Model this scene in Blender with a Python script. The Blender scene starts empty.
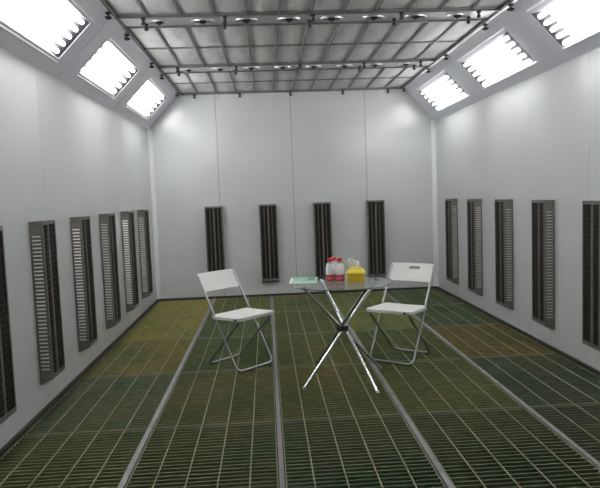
import bpy, bmesh, math, random
from mathutils import Vector, Matrix
random.seed(7)
S = bpy.context.scene
C = S.collection
PI = math.pi
W = 4.0            # room width
H1 = 2.387         # where the walls bend inward
H2 = 2.85          # ceiling
CH = 0.448         # horizontal run of the sloped lamp panels
YF = -9.3          # front wall, behind the camera

# ---------------------------------------------------------------- materials
def mat(name, col, rough=0.5, metal=0.0, noise=0.0, nscale=6.0, col2=None, emit=None, estr=0.0, coat=0.0, bump=0.0, bscale=60.0, stretch=None):
    m = bpy.data.materials.new(name); m.use_nodes = True
    nt = m.node_tree; b = nt.nodes['Principled BSDF']
    b.inputs['Base Color'].default_value = (*col, 1)
    b.inputs['Roughness'].default_value = rough
    b.inputs['Metallic'].default_value = metal
    if coat:
        b.inputs['Coat Weight'].default_value = coat
        b.inputs['Coat Roughness'].default_value = 0.15
    if emit:
        b.inputs['Emission Color'].default_value = (*emit, 1)
        b.inputs['Emission Strength'].default_value = estr
    tc = None
    if noise or bump:
        tc = nt.nodes.new('ShaderNodeTexCoord')
        src = tc.outputs['Object']
        if stretch:
            mp = nt.nodes.new('ShaderNodeMapping'); mp.inputs['Scale'].default_value = stretch
            nt.links.new(src, mp.inputs['Vector']); src = mp.outputs['Vector']
    if noise:
        n = nt.nodes.new('ShaderNodeTexNoise'); n.inputs['Scale'].default_value = nscale; n.inputs['Detail'].default_value = 5
        nt.links.new(src, n.inputs['Vector'])
        r = nt.nodes.new('ShaderNodeValToRGB')
        c2 = col2 or tuple(max(0, c * (1 - noise)) for c in col)
        r.color_ramp.elements[0].position = 0.35; r.color_ramp.elements[0].color = (*c2, 1)
        r.color_ramp.elements[1].position = 0.65; r.color_ramp.elements[1].color = (*col, 1)
        nt.links.new(n.outputs['Fac'], r.inputs['Fac']); nt.links.new(r.outputs['Color'], b.inputs['Base Color'])
    if bump:
        n2 = nt.nodes.new('ShaderNodeTexNoise'); n2.inputs['Scale'].default_value = bscale; n2.inputs['Detail'].default_value = 3
        nt.links.new(src, n2.inputs['Vector'])
        bp = nt.nodes.new('ShaderNodeBump'); bp.inputs['Strength'].default_value = bump; bp.inputs['Distance'].default_value = 0.01
        nt.links.new(n2.outputs['Fac'], bp.inputs['Height']); nt.links.new(bp.outputs['Normal'], b.inputs['Normal'])
    return m

M = {}
M['wall'] = mat('wall_panel_paint', (0.61, 0.625, 0.63), 0.24, noise=0.035, nscale=1.3, coat=0.2)
M['seam'] = mat('seam_rubber', (0.10, 0.10, 0.10), 0.8)
M['upper'] = mat('sloped_panel_paint', (0.72, 0.725, 0.79), 0.35, noise=0.03, nscale=2)
M['corner'] = mat('corner_trim_paint', (0.78, 0.79, 0.80), 0.35)
M['base'] = mat('baseboard_steel', (0.055, 0.048, 0.036), 0.6, noise=0.4, nscale=9)
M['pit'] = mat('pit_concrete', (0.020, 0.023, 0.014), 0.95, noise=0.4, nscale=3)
M['slab'] = mat('front_floor_plate', (0.07, 0.075, 0.05), 0.8, noise=0.3, nscale=4)
M['rail'] = mat('floor_rail_steel', (0.25, 0.25, 0.255), 0.55, metal=0.2, noise=0.25, nscale=12)
M['rod'] = mat('grating_rod', (0.25, 0.245, 0.145), 0.6, noise=0.25, nscale=25)
M['heater'] = mat('heater_housing', (0.185, 0.175, 0.160), 0.5, metal=0.3, noise=0.2, nscale=14)
M['reflector'] = mat('heater_reflector', (0.050, 0.043, 0.036), 0.42, metal=0.3, noise=0.3, nscale=9, stretch=(1, 1, 0.15))
M['quartz'] = mat('heater_tube', (0.24, 0.225, 0.19), 0.3)
M['guard'] = mat('heater_guard_wire', (0.05, 0.045, 0.04), 0.4, metal=0.5)
M['louver'] = mat('louver_lit_metal', (0.46, 0.45, 0.42), 0.36, metal=0.6)  # lighter than the housing: ceiling light caught on the slats is in the colour
M['filter'] = mat('ceiling_filter_cloth', (0.66, 0.67, 0.66), 0.9, noise=0.22, nscale=7, bump=0.4, bscale=22, stretch=(1, 0.35, 1))
M['frame'] = mat('ceiling_filter_frame', (0.22, 0.22, 0.22), 0.5, metal=0.3)
M['beam'] = mat('ceiling_beam_metal', (0.50, 0.51, 0.51), 0.4, metal=0.2, noise=0.08, nscale=5)
M['beamedge'] = mat('ceiling_beam_flange', (0.17, 0.17, 0.17), 0.5, metal=0.3)
M['alu'] = mat('bright_aluminium', (0.72, 0.72, 0.73), 0.30, metal=0.9)
M['strip'] = mat('lamp_edge_highlight', (0.95, 0.95, 0.95), 0.3)  # near-white paints in the glossy highlight along the lamp's edge profile
M['dish'] = mat('oval_fitting_metal', (0.55, 0.56, 0.57), 0.32, metal=0.85)
M['chrome'] = mat('chrome', (0.78, 0.79, 0.80), 0.10, metal=1.0)
M['chair_tube'] = mat('chair_tube_steel', (0.36, 0.37, 0.37), 0.30, metal=0.9)
M['black'] = mat('black_plastic', (0.012, 0.012, 0.013), 0.45)
M['white_plastic'] = mat('white_chair_plastic', (0.70, 0.71, 0.685), 0.45)
M['white'] = mat('lamp_reflector_white', (0.85, 0.86, 0.87), 0.5)
M['end_falloff'] = mat('lamp_end_falloff', (0.125, 0.125, 0.14), 0.6)
M['tube'] = mat('fluorescent_tube', (0.9, 0.9, 0.9), 0.4, emit=(1.0, 1.0, 0.985), estr=16.2)
M['red'] = mat('red_cap_plastic', (0.62, 0.012, 0.035), 0.4)
M['redlabel'] = mat('bottle_label_red', (0.55, 0.012, 0.03), 0.45)
M['whitelabel'] = mat('bottle_label_white', (0.80, 0.80, 0.80), 0.5)
M['yellow'] = mat('yellow_plastic', (0.82, 0.55, 0.045), 0.4)
M['yellowlid'] = mat('yellow_lid_plastic', (0.86, 0.70, 0.10), 0.4)
M['tissue'] = mat('tissue_paper', (0.86, 0.86, 0.83), 0.9)
M['paper'] = mat('paper_white', (0.86, 0.87, 0.85), 0.7)
M['green'] = mat('paper_green_print', (0.22, 0.50, 0.33), 0.6, noise=0.35, nscale=9, col2=(0.36, 0.60, 0.46))
M['greendark'] = mat('paper_dark_print', (0.07, 0.24, 0.15), 0.6)

def thin_clear(name, tint, fac_ior=1.45, rough=0.03):
    m = bpy.data.materials.new(name); m.use_nodes = True
    nt = m.node_tree; nt.nodes.clear()
    out = nt.nodes.new('ShaderNodeOutputMaterial'); mix = nt.nodes.new('ShaderNodeMixShader')
    tr = nt.nodes.new('ShaderNodeBsdfTransparent'); tr.inputs['Color'].default_value = (*tint, 1)
    gl = nt.nodes.new('ShaderNodeBsdfGlossy'); gl.inputs['Roughness'].default_value = rough
    fr = nt.nodes.new('ShaderNodeFresnel'); fr.inputs['IOR'].default_value = fac_ior
    ge = nt.nodes.new('ShaderNodeNewGeometry'); inv = nt.nodes.new('ShaderNodeMath'); inv.operation = 'SUBTRACT'; inv.inputs[0].default_value = 1.0
    ml = nt.nodes.new('ShaderNodeMath'); ml.operation = 'MULTIPLY'      # the front surface reflects; the back one only lets light out
    nt.links.new(ge.outputs['Backfacing'], inv.inputs[1]); nt.links.new(fr.outputs[0], ml.inputs[0]); nt.links.new(inv.outputs[0], ml.inputs[1])
    nt.links.new(ml.outputs[0], mix.inputs[0]); nt.links.new(tr.outputs[0], mix.inputs[1]); nt.links.new(gl.outputs[0], mix.inputs[2])
    nt.links.new(mix.outputs[0], out.inputs['Surface'])
    return m
M['glass'] = thin_clear('table_glass', (0.95, 0.97, 0.96), 1.50, 0.06)
M['glassrim'] = mat('table_glass_edge', (0.10, 0.17, 0.15), 0.15)
M['pet'] = thin_clear('bottle_plastic', (0.93, 0.94, 0.95), 1.35, 0.12)
def paint_highlight(m, col, f):
    nt = m.node_tree; out = nt.nodes['Material Output']; src = out.inputs['Surface'].links[0].from_socket
    d = nt.nodes.new('ShaderNodeBsdfDiffuse'); d.inputs['Color'].default_value = (*col, 1)
    x = nt.nodes.new('ShaderNodeMixShader'); x.inputs[0].default_value = f
    nt.links.new(src, x.inputs[1]); nt.links.new(d.outputs[0], x.inputs[2]); nt.links.new(x.outputs[0], out.inputs['Surface'])
paint_highlight(M['pet'], (0.80, 0.82, 0.80), 0.45)  # diffuse white stands in for pale table highlights seen through the plastic

# grating bars: the paint that has settled on each panel comes from the object's own colour, blotched by noise
def grating_mat():
    m = bpy.data.materials.new('grating_bar'); m.use_nodes = True
    nt = m.node_tree; b = nt.nodes['Principled BSDF']
    b.inputs['Roughness'].default_value = 0.75
    oi = nt.nodes.new('ShaderNodeObjectInfo')
    ge = nt.nodes.new('ShaderNodeNewGeometry')
    n = nt.nodes.new('ShaderNodeTexNoise'); n.inputs['Scale'].default_value = 1.7; n.inputs['Detail'].default_value = 4
    nt.links.new(ge.outputs['Position'], n.inputs['Vector'])
    r = nt.nodes.new('ShaderNodeValToRGB')
    e = r.color_ramp.elements
    e[0].position = 0.32; e[0].color = (0.74, 0.98, 0.80, 1)
    e[1].position = 0.70; e[1].color = (1.25, 1.12, 0.82, 1)
    k = e.new(0.5); k.color = (1.05, 1.1, 0.92, 1)
    nt.links.new(n.outputs['Fac'], r.inputs['Fac'])
    n2 = nt.nodes.new('ShaderNodeTexNoise'); n2.inputs['Scale'].default_value = 14; n2.inputs['Detail'].default_value = 3
    nt.links.new(ge.outputs['Position'], n2.inputs['Vector'])
    r2 = nt.nodes.new('ShaderNodeValToRGB')
    r2.color_ramp.elements[0].position = 0.3; r2.color_ramp.elements[0].color = (0.72, 0.72, 0.72, 1)
    r2.color_ramp.elements[1].position = 0.7; r2.color_ramp.elements[1].color = (1.15, 1.15, 1.15, 1)
    nt.links.new(n2.outputs['Fac'], r2.inputs['Fac'])
    def mul(a, c):
        x = nt.nodes.new('ShaderNodeMix'); x.data_type = 'RGBA'; x.blend_type = 'MULTIPLY'; x.inputs[0].default_value = 1
        nt.links.new(a, x.inputs[6]); nt.links.new(c, x.inputs[7]); return x.outputs[2]
    nt.links.new(mul(mul(oi.outputs['Color'], r.outputs['Color']), r2.outputs['Color']), b.inputs['Base Color'])
    return m
M['grate'] = grating_mat()

# ---------------------------------------------------------------- helpers
def link(o, parent=None):
    C.objects.link(o)
    if parent: o.parent = parent
    return o

def obj(name, bm, m, parent=None, smooth=False, loc=None):
    me = bpy.data.meshes.new(name)
    bmesh.ops.recalc_face_normals(bm, faces=bm.faces[:])
    bm.to_mesh(me); bm.free()
    if smooth:
        for p in me.polygons: p.use_smooth = True
        try: me.set_sharp_from_angle(angle=math.radians(40))
        except Exception: pass
    for x in (m if isinstance(m, (list, tuple)) else [m]): me.materials.append(x)
    o = bpy.data.objects.new(name, me)
    if loc: o.location = loc
    return link(o, parent)

def thing(name, label, cat, loc=(0, 0, 0), rz=0.0, group=None):
    o = bpy.data.objects.new(name, None); o.empty_display_size = 0.1
    o.location = loc; o.rotation_euler = (0, 0, rz)
    link(o); o['label'] = label; o['category'] = cat
    if group: o['group'] = group
    return o

def tag(o, label, cat, group=None):
    o['label'] = label; o['category'] = cat
    if group: o['group'] = group
    return o

def struct(name, bm, m, smooth=False):
    o = obj(name, bm, m, None, smooth); o['kind'] = 'structure'; return o

def dup(root, label, loc=None, rz=None, color=None):
    r = root.copy(); C.objects.link(r); r['label'] = label
    if loc is not None: r.location = loc
    if rz is not None: r.rotation_euler = (0, 0, rz)
    for ch in list(root.children):
        c = ch.copy(); C.objects.link(c); c.parent = r
        for g in list(ch.children):
            d = g.copy(); C.objects.link(d); d.parent = c
    return r

def box(bm, x0, y0, z0, x1, y1, z1, mi=0):
    v = [bm.verts.new(p) for p in ((x0, y0, z0), (x1, y0, z0), (x1, y1, z0), (x0, y1, z0), (x0, y0, z1), (x1, y0, z1), (x1, y1, z1), (x0, y1, z1))]
    for f in ((0, 3, 2, 1), (4, 5, 6, 7), (0, 1, 5, 4), (1, 2, 6, 5), (2, 3, 7, 6), (3, 0, 4, 7)):
        bm.faces.new([v[i] for i in f]).material_index = mi
    return v

def bevelled(x0, y0, z0, x1, y1, z1, w=0.004, seg=2):
    bm = bmesh.new(); box(bm, x0, y0, z0, x1, y1, z1)
    bmesh.ops.bevel(bm, geom=bm.edges[:], offset=w, segments=seg, affect='EDGES', profile=0.5)
    return bm

def prism(bm, poly, y0, y1, axis='y', mi=0):
    """extrude a 2D polygon; axis y: poly is (x,z); axis z: poly is (x,y)"""
    def P(p, t): return (p[0], t, p[1]) if axis == 'y' else ((p[0], p[1], t) if axis == 'z' else (t, p[0], p[1]))
    a = [bm.verts.new(P(p, y0)) for p in poly]; b = [bm.verts.new(P(p, y1)) for p in poly]
    n = len(poly)
    bm.faces.new(a).material_index = mi; bm.faces.new(b[::-1]).material_index = mi
    for i in range(n):
        bm.faces.new((a[i], a[(i + 1) % n], b[(i + 1) % n], b[i])).material_index = mi

def tube(bm, pts, r, seg=10, closed=False, mi=0, caps=True):
    pts = [Vector(p) for p in pts]; n = len(pts); rings = []
    t0 = (pts[1] - pts[0]).normalized()
    ref = Vector((0, 0, 1)) if abs(t0.z) < 0.9 else Vector((1, 0, 0))
    nrm = (ref - t0 * ref.dot(t0)).normalized()
    for i in range(n):
        if closed: t = (pts[(i + 1) % n] - pts[i - 1]).normalized()
        elif i == 0: t = t0
        elif i == n - 1: t = (pts[-1] - pts[-2]).normalized()
        else: t = ((pts[i + 1] - pts[i]).normalized() + (pts[i] - pts[i - 1]).normalized()).normalized()
        nrm = (nrm - t * nrm.dot(t)).normalized(); bn = t.cross(nrm)
        rr = r[i] if isinstance(r, (list, tuple)) else r
        rings.append([bm.verts.new(pts[i] + (nrm * math.cos(2 * PI * k / seg) + bn * math.sin(2 * PI * k / seg)) * rr) for k in range(seg)])
    m = n if closed else n - 1
    for i in range(m):
        a, b = rings[i], rings[(i + 1) % n]
        for k in range(seg):
            bm.faces.new((a[k], a[(k + 1) % seg], b[(k + 1) % seg], b[k])).material_index = mi
    if caps and not closed:
        bm.faces.new(rings[0]).material_index = mi; bm.faces.new(rings[-1][::-1]).material_index = mi

def lathe(bm, prof, seg=20, mi=0, close=True):
    rings = [[bm.verts.new((r * math.cos(2 * PI * k / seg), r * math.sin(2 * PI * k / seg), z)) for k in range(seg)] for r, z in prof]
    for a, b in zip(rings, rings[1:]):
        for k in range(seg):
            bm.faces.new((a[k], a[(k + 1) % seg], b[(k + 1) % seg], b[k])).material_index = mi
    if close:
        bm.faces.new(rings[0][::-1]).material_index = mi; bm.faces.new(rings[-1]).material_index = mi

def fillet(pts, rad, n=6):
    """round the inner corners of a polyline"""
    pts = [Vector(p) for p in pts]; out = [pts[0]]
    for i in range(1, len(pts) - 1):
        a = (pts[i - 1] - pts[i]).normalized(); b = (pts[i + 1] - pts[i]).normalized()
        p0 = pts[i] + a * rad; p1 = pts[i] + b * rad
        for k in range(n + 1):
            t = k / n
            out.append(p0 * (1 - t) ** 2 + pts[i] * 2 * t * (1 - t) + p1 * t * t)
    out.append(pts[-1]); return out

ORD = ['first', 'second', 'third', 'fourth', 'fifth', 'sixth', 'seventh', 'eighth', 'ninth', 'tenth', 'eleventh', 'twelfth']

# ---------------------------------------------------------------- the room shell
G = 0.003
def seams(a, b, cuts):
    e = [a] + cuts + [b]; return list(zip(e, e[1:]))
ycuts = [-0.95 - 1.05 * k for k in range(8)][::-1]
for side, x0, x1 in (('left', -0.05, 0.0), ('right', W, W + 0.05)):
    bm = bmesh.new()
    for a, b in seams(YF, 0.0, ycuts):
        box(bm, x0, a + G / 2, -0.40, x1, b - G / 2, H1 + 0.0)
    sx = (-0.06, -0.006) if side == 'left' else (W + 0.006, W + 0.06)
    for c in ycuts: box(bm, sx[0], c - 0.01, -0.40, sx[1], c + 0.01, H1, 1)
    struct('wall_' + side, bm, [M['wall'], M['seam']])
bm = bmesh.new()
G2 = 0.005
for a, b in seams(-0.05, W + 0.05, [0.933, 1.97, 3.01]):
    box(bm, a + G2 / 2, 0.0, -0.40, b - G2 / 2, 0.05, H2 + 0.12)
for c in (0.933, 1.97, 3.01): box(bm, c - 0.01, 0.006, -0.4, c + 0.01, 0.06, H2 + 0.1, 1)
struct('wall_back', bm, [M['wall'], M['seam']])
bm = bmesh.new(); box(bm, -0.05, YF - 0.05, -0.4, W + 0.05, YF, H2 + 0.12); struct('wall_front', bm, M['wall'])

bm = bmesh.new(); box(bm, -0.05, YF, -0.46, W + 0.05, 0.05, -0.40); struct('floor', bm, M['pit'])
bm = bmesh.new(); box(bm, 0.0, YF, -0.06, W, -6.03, -0.002); struct('floor_front', bm, M['slab'])
bm = bmesh.new(); box(bm, CH - 0.05, YF, H2 + 0.06, W - CH + 0.05, 0.0, H2 + 0.12)
box(bm, CH, YF, H2 + 0.0, W - CH, -5.20, H2 + 0.05)
struct('ceiling', bm, M['filter'])

# vertical corner trims and baseboards
for i, (sx, x) in enumerate(((1, 0.0), (-1, W))):
    bm = bmesh.new()
    q = [(x, 0.0), (x + sx * 0.052, 0.0)]
    for k in range(1, 6):
        a = k / 6 * PI / 2
        q.append((x + sx * (0.052 - 0.052 * math.sin(a)), -(0.052 - 0.052 * math.cos(a))))
    q.append((x, -0.052))
    prism(bm, q, 0.0, H1 + 0.01, 'z'); struct('trim_%d' % (i + 1), bm, M['corner'], True)
for side, x0, x1 in (('left', 0.0, 0.022), ('right', W - 0.022, W)):
    bm = bmesh.new(); box(bm, x0, -6.03, -0.03, x1, 0.0, 0.030); struct('baseboard_' + side, bm, M['base'])
bm = bmesh.new(); box(bm, 0.022, -0.022, -0.03, W - 0.022, 0.0, 0.03); struct('baseboard_back', bm, M['base'])

# ---------------------------------------------------------------- sloped lamp panels
L = math.hypot(CH, H2 - H1)
S1, S2 = 0.137, 0.483
lamps = [(-8.60, -7.37), (-6.87, -5.62), (-5.11, -3.88), (-3.40, -2.17), (-1.68, -0.44)]
def frame_side(side):
    if side == 'left':
        o = Vector((0, 0, H1)); u = Vector((CH, 0, H2 - H1)).normalized(); n = Vector((u.z, 0, -u.x))      # n points into the room
    else:
        o = Vector((W, 0, H1)); u = Vector((-CH, 0, H2 - H1)).normalized(); n = Vector((-u.z, 0, -u.x))
    return o, u, n
def sbox(bm, fr, s0, s1, y0, y1, n0, n1, mi=0, base=Vector((0, 0, 0))):
    o, u, n = fr
    v = []
    for nn in (n0, n1):
        for s, y in ((s0, y0), (s1, y0), (s1, y1), (s0, y1)):
            v.append(bm.verts.new(o + u * s + n * nn + Vector((0, y, 0)) - base))
    for f in ((0, 3, 2, 1), (4, 5, 6, 7), (0, 1, 5, 4), (1, 2, 6, 5), (2, 3, 7, 6), (3, 0, 4, 7)):
        bm.faces.new([v[i] for i in f]).material_index = mi

rowname = ['farthest behind the viewer', 'just behind the viewer', 'nearest the viewer', 'middle one', 'nearest the back wall']
for side in ('left', 'right'):
    fr = frame_side(side); o, u, n = fr
    bm = bmesh.new()
    T = -0.02
    e = [YF] + [t for p in lamps for t in p] + [0.0]
    sbox(bm, fr, -0.01, S1, YF, 0.0, T, 0); sbox(bm, fr, S2, L + 0.01, YF, 0.0, T, 0)
    for k in range(0, len(e), 2):
        a, b = e[k], e[k + 1]
        if k and b < -0.01:
            c = (a + b) / 2
            sbox(bm, fr, S1, S2, a, c - 0.002, T, 0); sbox(bm, fr, S1, S2, c + 0.002, b, T, 0)
        else: sbox(bm, fr, S1, S2, a, b, T, 0)
    # raised joint strips between the lamp panels
    for k in range(2, len(e) - 2, 2):
        c = (e[k] + e[k + 1]) / 2
        sbox(bm, fr, 0.02, L - 0.02, c - 0.012, c + 0.012, 0, 0.004)
    struct('wall_upper_' + side, bm, M['upper'])
    for k, (ya, yb) in enumerate(lamps):
        if k == 0: continue
        base = o + u * ((S1 + S2) / 2) + Vector((0, (ya + yb) / 2, 0))
        where = {1: 'beside the viewer, out of the picture', 2: 'cut by the picture edge', 3: 'middle one of the row', 4: 'last before the back wall'}[k]
        t = thing('ceiling_light', 'multi-tube ceiling light on the %s, %s' % (side, where), 'ceiling light', base, 0, 'tube lights in the sloped panels')
        D = 0.046
        b2 = bmesh.new()
        sbox(b2, fr, S1 - 0.012, S2 + 0.012, ya - 0.012, yb + 0.012, -D - 0.01, -D, 0, base)
        sbox(b2, fr, S1 - 0.012, S1, ya, yb, -D, T, 0, base); sbox(b2, fr, S2, S2 + 0.012, ya, yb, -D, T, 0, base)
        obj('reflector', b2, M['white'], t)
        for y, d in ((ya, 1), (yb, -1)):
            b2 = bmesh.new()
            # added grey slopes standing in for light falling off behind the tube ends
            vs = []
            for s in (S1, S2):
                for yy, nn in ((y, -0.003), (y + d * 0.012, -0.003), (y + d * 0.185, -D + 0.003), (y, -D + 0.003)):
                    vs.append(b2.verts.new(o + u * s + n * nn + Vector((0, yy, 0)) - base))
            for f in ((0, 1, 2, 3), (7, 6, 5, 4), (0, 4, 5, 1), (1, 5, 6, 2), (2, 6, 7, 3), (3, 7, 4, 0)): b2.faces.new([vs[i] for i in f])
            obj('end_falloff_plate', b2, M['end_falloff'], t)
        for q in range(5):
            s = S1 + (S2 - S1) * (q + 0.5) / 5
            b2 = bmesh.new()
            p0 = o + u * s + n * (-0.022) - base
            tube(b2, [p0 + Vector((0, ya + 0.060, 0)), p0 + Vector((0, yb - 0.060, 0))], 0.0165, 12)
            obj('fluorescent_tube', b2, M['tube'], t, True)
        for s in (S1 - 0.030, S2 + 0.030):
            b2 = bmesh.new(); q = o + u * s + n * 0.003 - base
            tube(b2, [q + Vector((0, ya - 0.01, 0)), q + Vector((0, yb + 0.01, 0))], 0.008, 10)
            obj('edge_strip', b2, M['strip'], t, True)
        b2 = bmesh.new()
        sbox(b2, fr, S1 - 0.02, S1, ya - 0.02, yb + 0.02, 0, 0.004, 0, base); sbox(b2, fr, S2, S2 + 0.02, ya - 0.02, yb + 0.02, 0, 0.004, 0, base)
        sbox(b2, fr, S1, S2, ya - 0.02, ya, 0, 0.004, 0, base); sbox(b2, fr, S1, S2, yb, yb + 0.02, 0, 0.004, 0, base)
        obj('lamp_frame', b2, M['upper'], t)

# ---------------------------------------------------------------- ceiling: beams, filter panels, clamp knobs
def knob_bm():
    bm = bmesh.new()
    tube(bm, [(0, 0, 0.0), (0, 0, -0.035)], 0.007, 8)
    for k in range(4):
        a = k * PI / 2 + PI / 4
        tube(bm, [(0, 0, -0.036), (0.026 * math.cos(a), 0.026 * math.sin(a), -0.036)], [0.009, 0.008], 8)
    tube(bm, [(0, 0, -0.026), (0, 0, -0.050)], [0.013, 0.010], 10)
    tube(bm, [(0, 0, 0.0), (0, 0, -0.010)], 0.022, 10)
    return bm
KNOB = obj('clamp_knob', knob_bm(), M['black'], None, True); KM = KNOB.data
bpy.data.objects.remove(KNOB)
bm = bmesh.new()
tube(bm, [(0, 0, 0.002), (0, 0, -0.054)], 0.0105, 10)
tube(bm, [(0, 0, -0.036), (0, 0, -0.054)], [0.018, 0.015], 10)
tube(bm, [(0, 0, 0.002), (0, 0, -0.016)], 0.0185, 10)
KNOB = obj('clamp_knob', bm, M['black'], None, True); KM2 = KNOB.data
bpy.data.objects.remove(KNOB)
def knob(parent, p, me=None):
    o = bpy.data.objects.new('clamp_knob', me or KM); o.location = p; o.rotation_euler = (0, 0, 0); return link(o, parent)

NCOL = 12
cx = [CH + (W - 2 * CH) * k / NCOL for k in range(NCOL + 1)]
beams = [(-1.785, -1.455, 'grey ceiling beam farther from the viewer, with small oval fittings and black knobs'),
         (-3.625, -3.325, 'grey ceiling beam nearer the viewer, with chrome oval fittings and black knobs')]
for i, (y0, y1, lab) in enumerate(beams):
    yc = (y0 + y1) / 2
    t = thing('ceiling_beam', lab, 'ceiling beam', (W / 2, yc, H2), 0, 'cross beams of the ceiling')
    hw = (y1 - y0) / 2; hx = W / 2 - CH
    bm = bmesh.new(); box(bm, -hx, -hw + 0.018, 0.0, hx, hw - 0.018, 0.05); obj('beam_plate', bm, M['beam'], t)
    bm = bmesh.new()
    box(bm, -hx, -hw, -0.012, hx, -hw + 0.018, 0.05); box(bm, -hx, hw - 0.018, -0.012, hx, hw, 0.05)
    obj('flange', bm, M['beamedge'], t)
    for k in range(8):
        x = 0.78 + k * (3.22 - 0.78) / 7 - W / 2
        b2 = bmesh.new()      # oval dish: raised rim falling to a hollow
        seg = 28; rings = []
        for rx, ry, z in ((0.092, 0.052, 0.0), (0.090, 0.050, -0.010), (0.080, 0.041, -0.010), (0.066, 0.031, -0.002)):
            rings.append([b2.verts.new((rx * math.cos(2 * PI * j / seg), ry * math.sin(2 * PI * j / seg), z)) for j in range(seg)])
        for a, b in zip(rings, rings[1:]):
            for j in range(seg): b2.faces.new((a[j], a[(j + 1) % seg], b[(j + 1) % seg], b[j]))
        b2.faces.new(rings[-1])
        f = obj('oval_fitting', b2, M['dish'], t, True, (x, 0, 0))
        b3 = bmesh.new()
        box(b3, -0.026, -0.012, -0.020, 0.026, 0.012, -0.001); box(b3, -0.009, -0.026, -0.014, 0.009, 0.026, -0.001)
        tube(b3, [(0, 0, -0.018), (0, 0, -0.030)], 0.010, 8)
        obj('bracket', b3, M['black'], f)
    for x in (0.665, 1.30, 2.0, 2.71, 3.34):
        knob(t, (x - W / 2 + 0.012, -hw + 0.012, -0.010), KM2); knob(t, (x - W / 2 - 0.004, hw - 0.085, 0.0), KM2)

rows = [(-1.455, -0.035, -0.76, 'next to the back wall'),
        (-3.325, -1.785, -2.56, 'between the two beams'),
        (-5.20, -3.625, -4.40, 'before the nearer beam')]
for y0, y1, ym, where in rows:
    for k in range(NCOL):
        x0, x1 = cx[k], cx[k + 1]; xc = (x0 + x1) / 2
        pos = 'at the left edge' if k == 0 else ('at the right edge' if k == NCOL - 1 else '%s from the left' % ORD[k])
        t = thing('ceiling_filter', 'grey ceiling filter panel %s, %s' % (where, pos), 'ceiling filter', (xc, y0, H2), 0, 'filter panels of the ceiling')
        hw = (x1 - x0) / 2; ln = y1 - y0; m = ym - y0
        bm = bmesh.new()
        w = 0.009
        box(bm, -hw, 0, 0, -hw + w, ln, 0.014); box(bm, hw - w, 0, 0, hw, ln, 0.014)
        for a, b in ((0, 0.018), (ln - 0.018, ln), (m - 0.015, m + 0.015)):
            box(bm, -hw + w, a, 0.0, hw - w, b, 0.013)
        obj('filter_frame', bm, M['frame'], t)
        bm = bmesh.new()   # the cloth sags a little in each cell
        for a, b in ((0.018, m - 0.015), (m + 0.015, ln - 0.018)):
            nx, ny = 8, 10; g = []
            for j in range(ny + 1):
                for i in range(nx + 1):
                    u_, v_ = i / nx, j / ny
                    sag = 0.010 * math.sin(PI * u_) * math.sin(PI * v_) + 0.003 * math.sin(u_ * 9 + k) * math.sin(v_ * 7 + k * 2)
                    g.append(bm.verts.new((-hw + w + (2 * hw - 2 * w) * u_, a + (b - a) * v_, 0.013 - sag * 0.8)))
            for j in range(ny):
                for i in range(nx):
                    p = j * (nx + 1) + i
                    bm.faces.new((g[p], g[p + 1], g[p + nx + 2], g[p + nx + 1]))
        obj('filter_cloth', bm, M['filter'], t, True)

# edge rails of the ceiling, with their knobs
kl = [-5.05, -3.774, -3.154, -2.026, -1.404, -0.20]
for side, x, ys, kx in (('left', CH, kl, 0.02), ('right', W - CH, [-5.05, -3.765, -3.215, -2.054, -1.363, -0.092], -0.02)):
    t = thing('ceiling_side_rail', 'slim bright rail with black clamp knobs along the %s edge of the ceiling' % side, 'rail', (x, -2.8, H2))
    bm = bmesh.new(); box(bm, -0.013, -2.72, -0.012, 0.013, 2.79, 0.0); obj('rail_strip', bm, M['alu'], t)
    bm = bmesh.new(); s = 1 if side == 'left' else -1
    box(bm, min(s * 0.013, s * 0.034), -2.72, -0.010, max(s * 0.013, s * 0.034), 2.79, 0.0); obj('rubber_seal', bm, M['beamedge'], t)
    for y in ys: knob(t, (0, y + 2.8, -0.012))
t = thing('ceiling_edge_rail', 'slim dark rail with black clamp knobs where the ceiling meets the back wall', 'rail', (W / 2, -0.018, H2))
bm = bmesh.new(); box(bm, -W / 2 + CH, -0.017, -0.012, W / 2 - CH, 0.017, 0.03); obj('rail_strip', bm, M['beamedge'], t)
for x in (0.655, 1.277, 1.978, 2.706, 3.343): knob(t, (x - W / 2, -0.002, -0.010), KM2)

# ---------------------------------------------------------------- floor gratings and rails
RX = [0.8, 1.6, 2.4, 3.2]
for i, x in enumerate(RX):
    bm = bmesh.new(); hw = 0.0130
    box(bm, x - hw, -6.03, -0.06, x + hw, -0.024, 0.006)
    struct('trim_%d' % (i + 3), bm, M['rail'])
PL = 1.195
rows_y = [-0.035 - PL * k for k in range(5)]
bays = [(0.026, 0.782), (0.822, 1.578), (1.622, 2.378), (2.422, 3.178), (3.218, 3.974)]
bayname = ['along left wall', 'in second bay from left', 'in middle bay', 'in second bay from right', 'along right wall']
rowlab = ['row against back wall', 'second row from back wall', 'third row from back wall', 'fourth row from back wall', 'row nearest the viewer']
TINT = [
 [(.330,.290,.115), (.175,.180,.085), (.150,.165,.080), (.200,.215,.092), (.110,.150,.088)],
 [(.310,.270,.105), (.120,.150,.088), (.140,.150,.074), (.225,.230,.092), (.115,.150,.096)],
 [(.235,.205,.090), (.125,.155,.078), (.165,.165,.072), (.140,.165,.078), (.200,.165,.075)],
 [(.155,.165,.115), (.172,.158,.082), (.162,.160,.074), (.168,.176,.076), (.112,.134,.098)],
 [(.160,.160,.084), (.130,.138,.082), (.116,.138,.086), (.122,.134,.082), (.116,.120,.088)]]
width = 0.756
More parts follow.
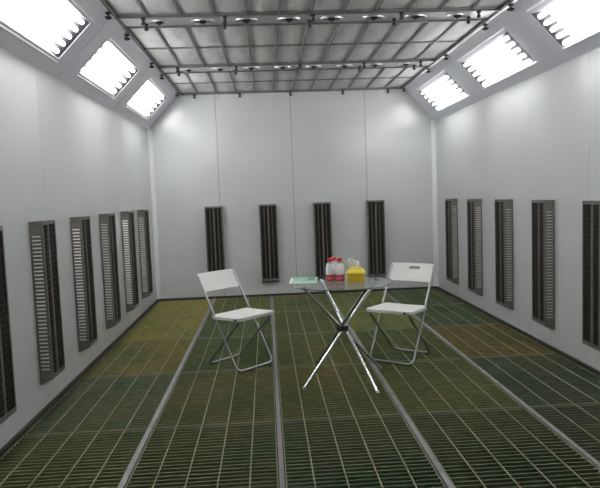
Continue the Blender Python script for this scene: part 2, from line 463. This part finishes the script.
def make_grating():
    t = thing('floor_grating', '', 'floor grating', (0, 0, 0), 0, 'steel grating panels of the floor')
    hx = width / 2; n = 28; dep = PL - 0.012
    bm = bmesh.new()
    for k in range(1, n):
        y = -dep * k / n
        box(bm, -hx + 0.004, y - 0.0035, -0.032, hx - 0.004, y + 0.0035, 0.0)
    obj('bearing_bars', bm, M['grate'], t)
    bm = bmesh.new()
    for y in (-0.0025, -dep + 0.0025): box(bm, -hx, y - 0.0025, -0.032, hx, y + 0.0025, 0.001)
    for s in (-1, 1): box(bm, s * hx - 0.0025, -dep, -0.032, s * hx + 0.0025, 0, 0.001)
    obj('edge_frame', bm, M['rod'], t)
    bm = bmesh.new()
    for k in range(1, 5):
        x = -0.4 + 0.16 * k
        tube(bm, [(x, -0.002, 0.001), (x, -dep + 0.002, 0.001)], 0.0042, 6)
    obj('cross_rods', bm, M['rod'], t)
    return t
g0 = make_grating()
for r, y in enumerate(rows_y):
    for b, (x0, x1) in enumerate(bays):
        lab = 'olive floor grating %s, %s' % (bayname[b], rowlab[r])
        g = g0 if (r, b) == (0, 0) else dup(g0, lab)
        g['label'] = lab; g.location = ((x0 + x1) / 2, y, 0)
        for ch in g.children: ch.color = (*TINT[r][b], 1)

# ---------------------------------------------------------------- louvred heaters on the walls
HW, HH, HD = 0.122, 1.105, 0.09
def make_heater():
    t = thing('wall_heater', '', 'wall heater', (0, 0, 0), 0, 'louvred heaters on the walls')
    th = 0.004; up = 0.035
    side = [(0.0, 0.0), (HD, up), (HD, HH), (0.0, HH)]
    bm = bmesh.new()
    prism(bm, side, -HW, -HW + th, 'y'); prism(bm, side, HW - th, HW, 'y')
    # top, and a bottom sloped to take in the soft shadow beneath
    box(bm, 0, -HW + th, HH - th, HD, HW - th, HH)
    v = [(0, 0), (HD, up), (HD, up + th), (0, th)]
    prism(bm, v, -HW + th, HW - th, 'y')
    # front lip
    lip = 0.014
    box(bm, HD - th, -HW + th, up + th, HD, -HW + lip, HH - th); box(bm, HD - th, HW - lip, up + th, HD, HW - th, HH - th)
    box(bm, HD - th, -HW + lip, up + th, HD, HW - lip, up + 0.03); box(bm, HD - th, -HW + lip, HH - 0.026, HD, HW - lip, HH - th)
    prism(bm, [(HD - 0.012, -0.013), (HD - 0.006, -0.009), (HD - 0.006, 0.009), (HD - 0.012, 0.013)], up + 0.028, HH - 0.024, 'z')
    obj('housing', bm, M['heater'], t)
    # twin-trough reflector
    bm = bmesh.new(); yy = HW - lip; prof = []
    for k in range(25):
        y = -yy + 2 * yy * k / 24
        ph = (y / yy)                       # two hollows, ridge in the middle
        x = 0.030 + 0.050 * abs(math.cos(PI * ph)) ** 1.4
        prof.append((min(x, HD - 0.008), y))
    a = [bm.verts.new((x, y, up + 0.016)) for x, y in prof]; b = [bm.verts.new((x, y, HH - 0.012)) for x, y in prof]
    for k in range(24): bm.faces.new((a[k], a[k + 1], b[k + 1], b[k]))
    obj('reflector', bm, M['reflector'], t, True)
    for y in (-yy / 2, yy / 2):
        bm = bmesh.new(); tube(bm, [(0.056, y, up + 0.03), (0.056, y, HH - 0.03)], 0.0065, 8); obj('heating_tube', bm, M['quartz'], t, True)
    bm = bmesh.new()
    for k in range(26):
        z = up + 0.05 + (HH - up - 0.10) * k / 25
        tube(bm, [(HD - 0.006, -yy - 0.004, z), (HD - 0.006, yy + 0.004, z)], 0.0012, 4)
    obj('wire_guard', bm, M['guard'], t)
    for s in (-1, 1):
        bm = bmesh.new(); n = 36
        for k in range(n):
            z = 0.105 + (HH - 0.185 - 0.02) * k / (n - 1)
            # pressed louvre: a wedge standing out at its top edge
            y0 = s * HW; y1 = s * (HW + 0.007)
            vs = [bm.verts.new(p) for p in ((0.014, y0, z - 0.006), (0.072, y0, z - 0.006), (0.072, y0, z + 0.004), (0.014, y0, z + 0.004),
                                            (0.018, y1, z - 0.0055), (0.068, y1, z - 0.0055), (0.070, y0 + s * 0.001, z + 0.004), (0.016, y0 + s * 0.001, z + 0.004))]
            for f in ((0, 1, 5, 4), (4, 5, 6, 7), (1, 2, 6, 5), (3, 0, 4, 7), (2, 3, 7, 6), (3, 2, 1, 0)): bm.faces.new([vs[i] for i in f])
        obj('louver_vent', bm, M['louver'], t)
    return t
h0 = make_heater()
places = []
for k in range(6):
    y = -5.28 + 0.85 * k + HW
    n = ['nearest the viewer, cut by the picture edge', 'second from the viewer', 'third from the viewer', 'third from the back corner', 'second from the back corner', 'closest to the back corner'][k]
    places.append(((0.0, y, 0.2), 0.0, 'tall dark louvred heater on the left wall, ' + n))
for k in range(5):
    y = -4.42 + 0.862 * k + HW
    n = ['nearest the viewer, cut by the picture edge', 'second from the viewer', 'middle one of five', 'second from the back corner', 'closest to the back corner'][k]
    places.append(((W, y, 0.19), PI, 'tall dark louvred heater on the right wall, ' + n))
for k in range(4):
    n = ['leftmost, partly behind the left chair', 'second from left', 'third from left, behind the bottles', 'rightmost, behind the right chair'][k]
    places.append((([0.845, 1.598, 2.358, 3.115][k], 0.0, 0.195), -PI / 2, 'tall dark heater on the back wall, ' + n))
for i, (loc, rz, lab) in enumerate(places):
    h = h0 if i == 0 else dup(h0, lab)
    h['label'] = lab; h.location = loc; h.rotation_euler = (0, 0, rz)

# ---------------------------------------------------------------- folding chairs
def backrest_bm(slot):
    bm = bmesh.new(); nx, nz = 24, 12; ww, hh = 0.400, 0.148
    g = {}
    for j in range(nz + 1):
        for i in range(nx + 1):
            u_, v_ = i / nx * 2 - 1, j / nz
            y = u_ * ww / 2 * (1.0 + 0.03 * (v_ - 0.5))
            x = -0.020 * (1 - u_ * u_)
            z = v_ * hh
            # rounded corners
            cut = max(0, abs(u_) - 0.93) / 0.07
            z = z - (v_ - 0.5) * 2 * 0.007 * cut * cut
            # lean along the tubes
            g[i, j] = bm.verts.new((x - 0.615 * (z - 0.07), y, z))
    for j in range(nz):
        for i in range(nx):
            if slot and 8 <= j <= 9 and 10 <= i <= 15 : continue
            bm.faces.new((g[i, j], g[i + 1, j], g[i + 1, j + 1], g[i, j + 1]))
    bmesh.ops.recalc_face_normals(bm, faces=bm.faces[:])
    bmesh.ops.solidify(bm, geom=bm.faces[:], thickness=0.012)
    for v in [v for v in bm.verts if not v.link_faces]: bm.verts.remove(v)
    return bm

def make_chair(label, loc, fwd, slot, cap_side):
    """local +x is the way the sitter faces; origin under the middle of the rear foot bar"""
    t = thing('folding_chair', label, 'chair', loc, math.atan2(fwd[1], fwd[0]), 'white folding chairs')
    rt = 0.0095
    A = lambda z: 0.410 - 0.615 * z
    ya, yb = 0.198, 0.179
    bm = bmesh.new()
    pts = [(A(0.765), ya, 0.765), (A(0.010), ya, 0.0105), (A(0.010), -ya, 0.0105), (A(0.765), -ya, 0.765)]
    tube(bm, fillet(pts, 0.055), rt, 10); obj('back_leg_frame', bm, M['chair_tube'], t, True)
    bm = bmesh.new(); zt = 0.415
    pts = [(0.415, yb, zt), (0.0, yb, 0.0105), (0.0, -yb, 0.0105), (0.415, -yb, zt)]
    tube(bm, fillet(pts, 0.055), rt, 10); obj('front_leg_frame', bm, M['chair_tube'], t, True)
    # pivots where the frames cross
    zc = 0.410 / (0.615 + 0.415 / zt * 1.0)
    for s in (-1, 1):
        bm = bmesh.new(); tube(bm, [(A(zc), s * 0.166, zc), (A(zc), s * 0.212, zc)], 0.006, 8); obj('pivot_bolt', bm, M['chair_tube'], t, True)
    # seat: shallow dished plastic tray with rounded rim
    bm = bmesh.new(); nx, ny = 18, 20; x0, x1, hy = 0.080, 0.448, 0.207
    top = {}; bot = {}
    for i in range(nx + 1):
        for j in range(ny + 1):
            u_, v_ = i / nx * 2 - 1, j / ny * 2 - 1
            # squircle the corners a little
            k = 1 - 0.045 * (abs(u_) ** 6) * (abs(v_) ** 6)
            x = (x0 + x1) / 2 + (x1 - x0) / 2 * u_ * k; y = hy * v_ * k
            if u_ < -0.8: y *= 1 - 0.09 * min(1, (-u_ - 0.8) / 0.1)      # notched at the back, between the tubes
            e = max(abs(u_), abs(v_))
            z = 0.452 - 0.010 * (1 - u_ * u_) * (1 - v_ * v_) - (0.008 * max(0, (e - 0.9) / 0.1) ** 2) + 0.006 * (u_)
            top[i, j] = bm.verts.new((x, y, z)); bot[i, j] = bm.verts.new((x, y, 0.421 + 0.006 * u_ + 0.004 * (1 - u_ * u_) * (1 - v_ * v_)))
    for i in range(nx):
        for j in range(ny):
            bm.faces.new((top[i, j], top[i + 1, j], top[i + 1, j + 1], top[i, j + 1]))
            bm.faces.new((bot[i, j], bot[i, j + 1], bot[i + 1, j + 1], bot[i + 1, j]))
    for i in range(nx):
        for j in (0, ny): bm.faces.new((top[i, j], bot[i, j], bot[i + 1, j], top[i + 1, j]))
    for j in range(ny):
        for i in (0, nx): bm.faces.new((top[i, j], top[i, j + 1], bot[i, j + 1], bot[i, j]))
    obj('seat', bm, M['white_plastic'], t, True)
    b = obj('backrest', backrest_bm(slot), M['white_plastic'], t, True, (A(0.70) + 0.002, 0, 0.632))
    if slot: b['label'] = 'white backrest with a hand slot'
    bm = bmesh.new()
    if cap_side == 'side': tube(bm, [(0.410, -hy + 0.004, 0.437), (0.410, -hy - 0.004, 0.437)], 0.010, 10)
    else: tube(bm, [(x1 - 0.004, 0.155, 0.439), (x1 + 0.004, 0.155, 0.439)], 0.010, 10)
    c = obj('end_cap', bm, M['black'], t, True); c['label'] = 'small black end cap'
    return t
make_chair('white folding chair left of the glass table, plain backrest, facing right', (1.158, -3.310, 0.0), (0.695, -0.72), False, 'side')
make_chair('white folding chair right of the glass table, backrest with hand slot, facing left', (2.803, -3.355, 0.0), (-0.62, -0.785), True, 'front')

# ---------------------------------------------------------------- glass table
TX, TY, TZ, TR = 2.118, -4.025, 0.75, 0.388
t = thing('glass_table', 'round clear glass table on crossed chrome legs between the two white chairs', 'table', (TX, TY, 0))
bm = bmesh.new(); lathe(bm, [(TR - 0.003, TZ - 0.008), (TR, TZ - 0.006), (TR, TZ - 0.002), (TR - 0.003, TZ)], 72)
for f in bm.faces:
    if abs(f.normal.z) < 0.8 and len(f.verts) == 4: f.material_index = 1
bm.normal_update()
for f in bm.faces: f.material_index = 1 if (len(f.verts) == 4) else 0
obj('tabletop', bm, [M['glass'], M['glassrim']], t)
zh = 0.400
feet = [(1.797 - TX, -4.223 - TY), (2.308 - TX, -4.41 - TY)]
feet += [(-feet[0][0], -feet[0][1]), (-feet[1][0], -feet[1][1])]
for fx, fy in feet:
    a = math.atan2(fy, fx); px, py = -math.sin(a) * 0.021, math.cos(a) * 0.021       # legs pass beside each other at the ring
    r0 = math.hypot(fx, fy); zt = TZ - 0.016; r1 = r0 * (zt - zh) / zh * 0.92
    p0 = Vector((fx, fy, 0.006)); p1 = Vector((px, py, zh)); d = (p1 - p0)
    p2 = p0 + d * ((zt - 0.006) / d.z)
    bm = bmesh.new(); tube(bm, [p0, p2], 0.0125, 14); lg = obj('leg', bm, M['chrome'], t, True)
    bm = bmesh.new(); tube(bm, [p0 - d.normalized() * 0.004, p0 + d.normalized() * 0.012], 0.0135, 12); obj('foot_cap', bm, M['chair_tube'], lg, True)
    bm = bmesh.new(); tube(bm, [p2 - d.normalized() * 0.004, (p2.x, p2.y, TZ - 0.008)], 0.017, 12); obj('glass_pad', bm, M['black'], lg, True)
bm = bmesh.new()
lathe(bm, [(0.030, zh - 0.022), (0.044, zh - 0.020), (0.046, zh - 0.008), (0.046, zh + 0.008), (0.042, zh + 0.018), (0.030, zh + 0.020)], 24)
obj('hub', bm, M['black'], t, True)['label'] = 'black hub where the legs cross'

# ---------------------------------------------------------------- what stands on the table
def leaflet():
    t = thing('leaflet', 'green leaflet with white margins on the left rim of the glass table', 'leaflet', (1.846, -3.868, TZ + 0.001), math.radians(-6))
    bm = bmesh.new(); box(bm, -0.105, -0.150, 0, 0.105, 0.150, 0.003); obj('sheet', bm, M['paper'], t)
    bm = bmesh.new(); box(bm, -0.094, -0.118, 0.003, 0.105, 0.150, 0.0036)
    obj('printed_panel', bm, M['green'], t)
    bm = bmesh.new(); box(bm, 0.030, 0.0, 0.0036, 0.085, 0.110, 0.0041); box(bm, -0.06, 0.06, 0.0036, 0.02, 0.075, 0.0041)
    obj('dark_print', bm, M['greendark'], t)
leaflet()

def bottle(label, x, y, rz, r=0.0335):
    t = thing('water_bottle', label, 'bottle', (x, y, TZ), rz, 'water bottles on the glass table')
    bm = bmesh.new()
    lathe(bm, [(r * .8, 0.0), (r * .97, 0.004), (r, 0.012), (r, 0.03), (r, 0.100), (r * .98, 0.112), (r * .86, 0.128), (r * .62, 0.145), (0.0135, 0.156), (0.0135, 0.164)], 24)
    obj('bottle_body', bm, M['pet'], t, True)
    bm = bmesh.new(); lathe(bm, [(0.0185, 0.158), (0.0195, 0.160), (0.0195, 0.177), (0.0175, 0.180)], 20)
    obj('cap', bm, M['red'], t, True)
    bm = bmesh.new(); lathe(bm, [(r + 0.0006, 0.056), (r + 0.0006, 0.108), (r * .90, 0.126), (r * .70, 0.142)], 28, close=False)
    obj('white_label', bm, M['whitelabel'], t, True)
    bm = bmesh.new(); lathe(bm, [(r + 0.0009, 0.010), (r + 0.0009, 0.057)], 28, close=False)
    lb = obj('red_label', bm, M['redlabel'], t, True)
    # white blocks of unreadable lettering around the red band
    bm = bmesh.new(); rr = r + 0.0014
    for k in range(10):
        a0 = 2 * PI * k / 10; 
        for da, z0, z1, wd in ((0.0, 0.022, 0.045, 0.09), (0.22, 0.026, 0.031, 0.14), (0.20, 0.037, 0.041, 0.12)):
            v = []
            for z in (z0, z1):
                for s in (-1, 1):
                    a = a0 + da + s * wd / 2; v.append(bm.verts.new((rr * math.cos(a), rr * math.sin(a), z)))
            bm.faces.new((v[0], v[1], v[3], v[2]))
    obj('lettering', bm, M['whitelabel'], lb)
    return t
bottle('red-capped water bottle on the table, left front of the three', 2.042, -3.995, 0.3)
bottle('red-capped water bottle on the table, right front of the three, beside the yellow box', 2.112, -4.020, 0.9)
bottle('red-capped water bottle on the table, behind and between the other two', 2.078, -3.922, 1.7)

def tissue_box():
    t = thing('tissue_box', 'yellow plastic tissue box with white tissue pulled out, beside the bottles', 'tissue box', (2.230, -4.035, TZ), math.radians(-8))
    def rounded(hx, hy, rr, z, n=5):
        out = []
        for cx_, cy_, a0 in ((hx - rr, hy - rr, 0), (-hx + rr, hy - rr, PI / 2), (-hx + rr, -hy + rr, PI), (hx - rr, -hy + rr, 3 * PI / 2)):
            for k in range(n + 1):
                a = a0 + PI / 2 * k / n; out.append((cx_ + rr * math.cos(a), cy_ + rr * math.sin(a), z))
        return out
    def loft(bm, secs):
        R = [[bm.verts.new(p) for p in rounded(*s)] for s in secs]
        n = len(R[0])
        for a, b in zip(R, R[1:]):
            for k in range(n): bm.faces.new((a[k], a[(k + 1) % n], b[(k + 1) % n], b[k]))
        bm.faces.new(R[0][::-1]); bm.faces.new(R[-1])
    bm = bmesh.new(); loft(bm, [(0.060, 0.050, 0.018, 0.0), (0.063, 0.053, 0.02, 0.004), (0.070, 0.060, 0.022, 0.060), (0.074, 0.064, 0.024, 0.063), (0.074, 0.064, 0.024, 0.069)])
    obj('box_body', bm, M['yellow'], t, True)
    bm = bmesh.new(); loft(bm, [(0.073, 0.063, 0.024, 0.069), (0.071, 0.061, 0.024, 0.078), (0.058, 0.048, 0.022, 0.090), (0.048, 0.036, 0.020, 0.093), (0.046, 0.034, 0.018, 0.104), (0.041, 0.030, 0.016, 0.107)])
    obj('lid', bm, M['yellowlid'], t, True)
    # tissue: a creased fan of paper leaning to the left
    bm = bmesh.new(); nu, nv = 14, 8; g = {}
    for i in range(nu + 1):
        for j in range(nv + 1):
            u_, v_ = i / nu * 2 - 1, j / nv
            sp = 0.022 + 0.046 * v_ ** 0.8
            x = -0.028 * v_ - 0.006 + u_ * sp
            y = 0.014 * math.sin(u_ * 7 + v_ * 2) * (0.4 + v_) + 0.012 * v_
            z = 0.104 + 0.066 * v_ * (1 - 0.12 * u_ * u_ + 0.10 * math.sin(u_ * 5 + 1)) - 0.010 * u_ * v_
            g[i, j] = bm.verts.new((x, y, z))
    for i in range(nu):
        for j in range(nv): bm.faces.new((g[i, j], g[i + 1, j], g[i + 1, j + 1], g[i, j + 1]))
    bmesh.ops.solidify(bm, geom=bm.faces[:], thickness=0.003)
    obj('tissue', bm, M['tissue'], t, True)['label'] = 'white tissue'
tissue_box()

# ---------------------------------------------------------------- world, camera, exposure
w = bpy.data.worlds.new('World'); S.world = w; w.use_nodes = True
w.node_tree.nodes['Background'].inputs[0].default_value = (0.02, 0.02, 0.02, 1)
w.node_tree.nodes['Background'].inputs[1].default_value = 0.3

fpx, yaw, pitch, roll, cxx, cz, D = 605.57, 0.0533, -0.0813, -0.0372, 1.5774, 1.4182, 8.5383
cy, sy, cp, sp = math.cos(yaw), math.sin(yaw), math.cos(pitch), math.sin(pitch)
f = Vector((sy * cp, cy * cp, sp)); r = Vector((cy, -sy, 0)); u = r.cross(f)
r2 = r * math.cos(roll) + u * math.sin(roll); u2 = u * math.cos(roll) - r * math.sin(roll)
cam = bpy.data.cameras.new('camera'); co = bpy.data.objects.new('camera', cam); C.objects.link(co)
mw = Matrix.Identity(4)
for i, v in enumerate((r2, u2, -f)):
    for k in range(3): mw[k][i] = v[k]
mw.translation = (cxx, -D, cz)
co.matrix_world = mw
cam.sensor_fit = 'HORIZONTAL'; cam.sensor_width = 36.0; cam.lens = fpx / 600 * 36.0
cam.clip_start = 0.05
S.camera = co
vs = S.view_settings
vs.view_transform = 'Standard'; vs.look = 'None'; vs.gamma = 1.0; vs.exposure = 0.0; vs.use_curve_mapping = False
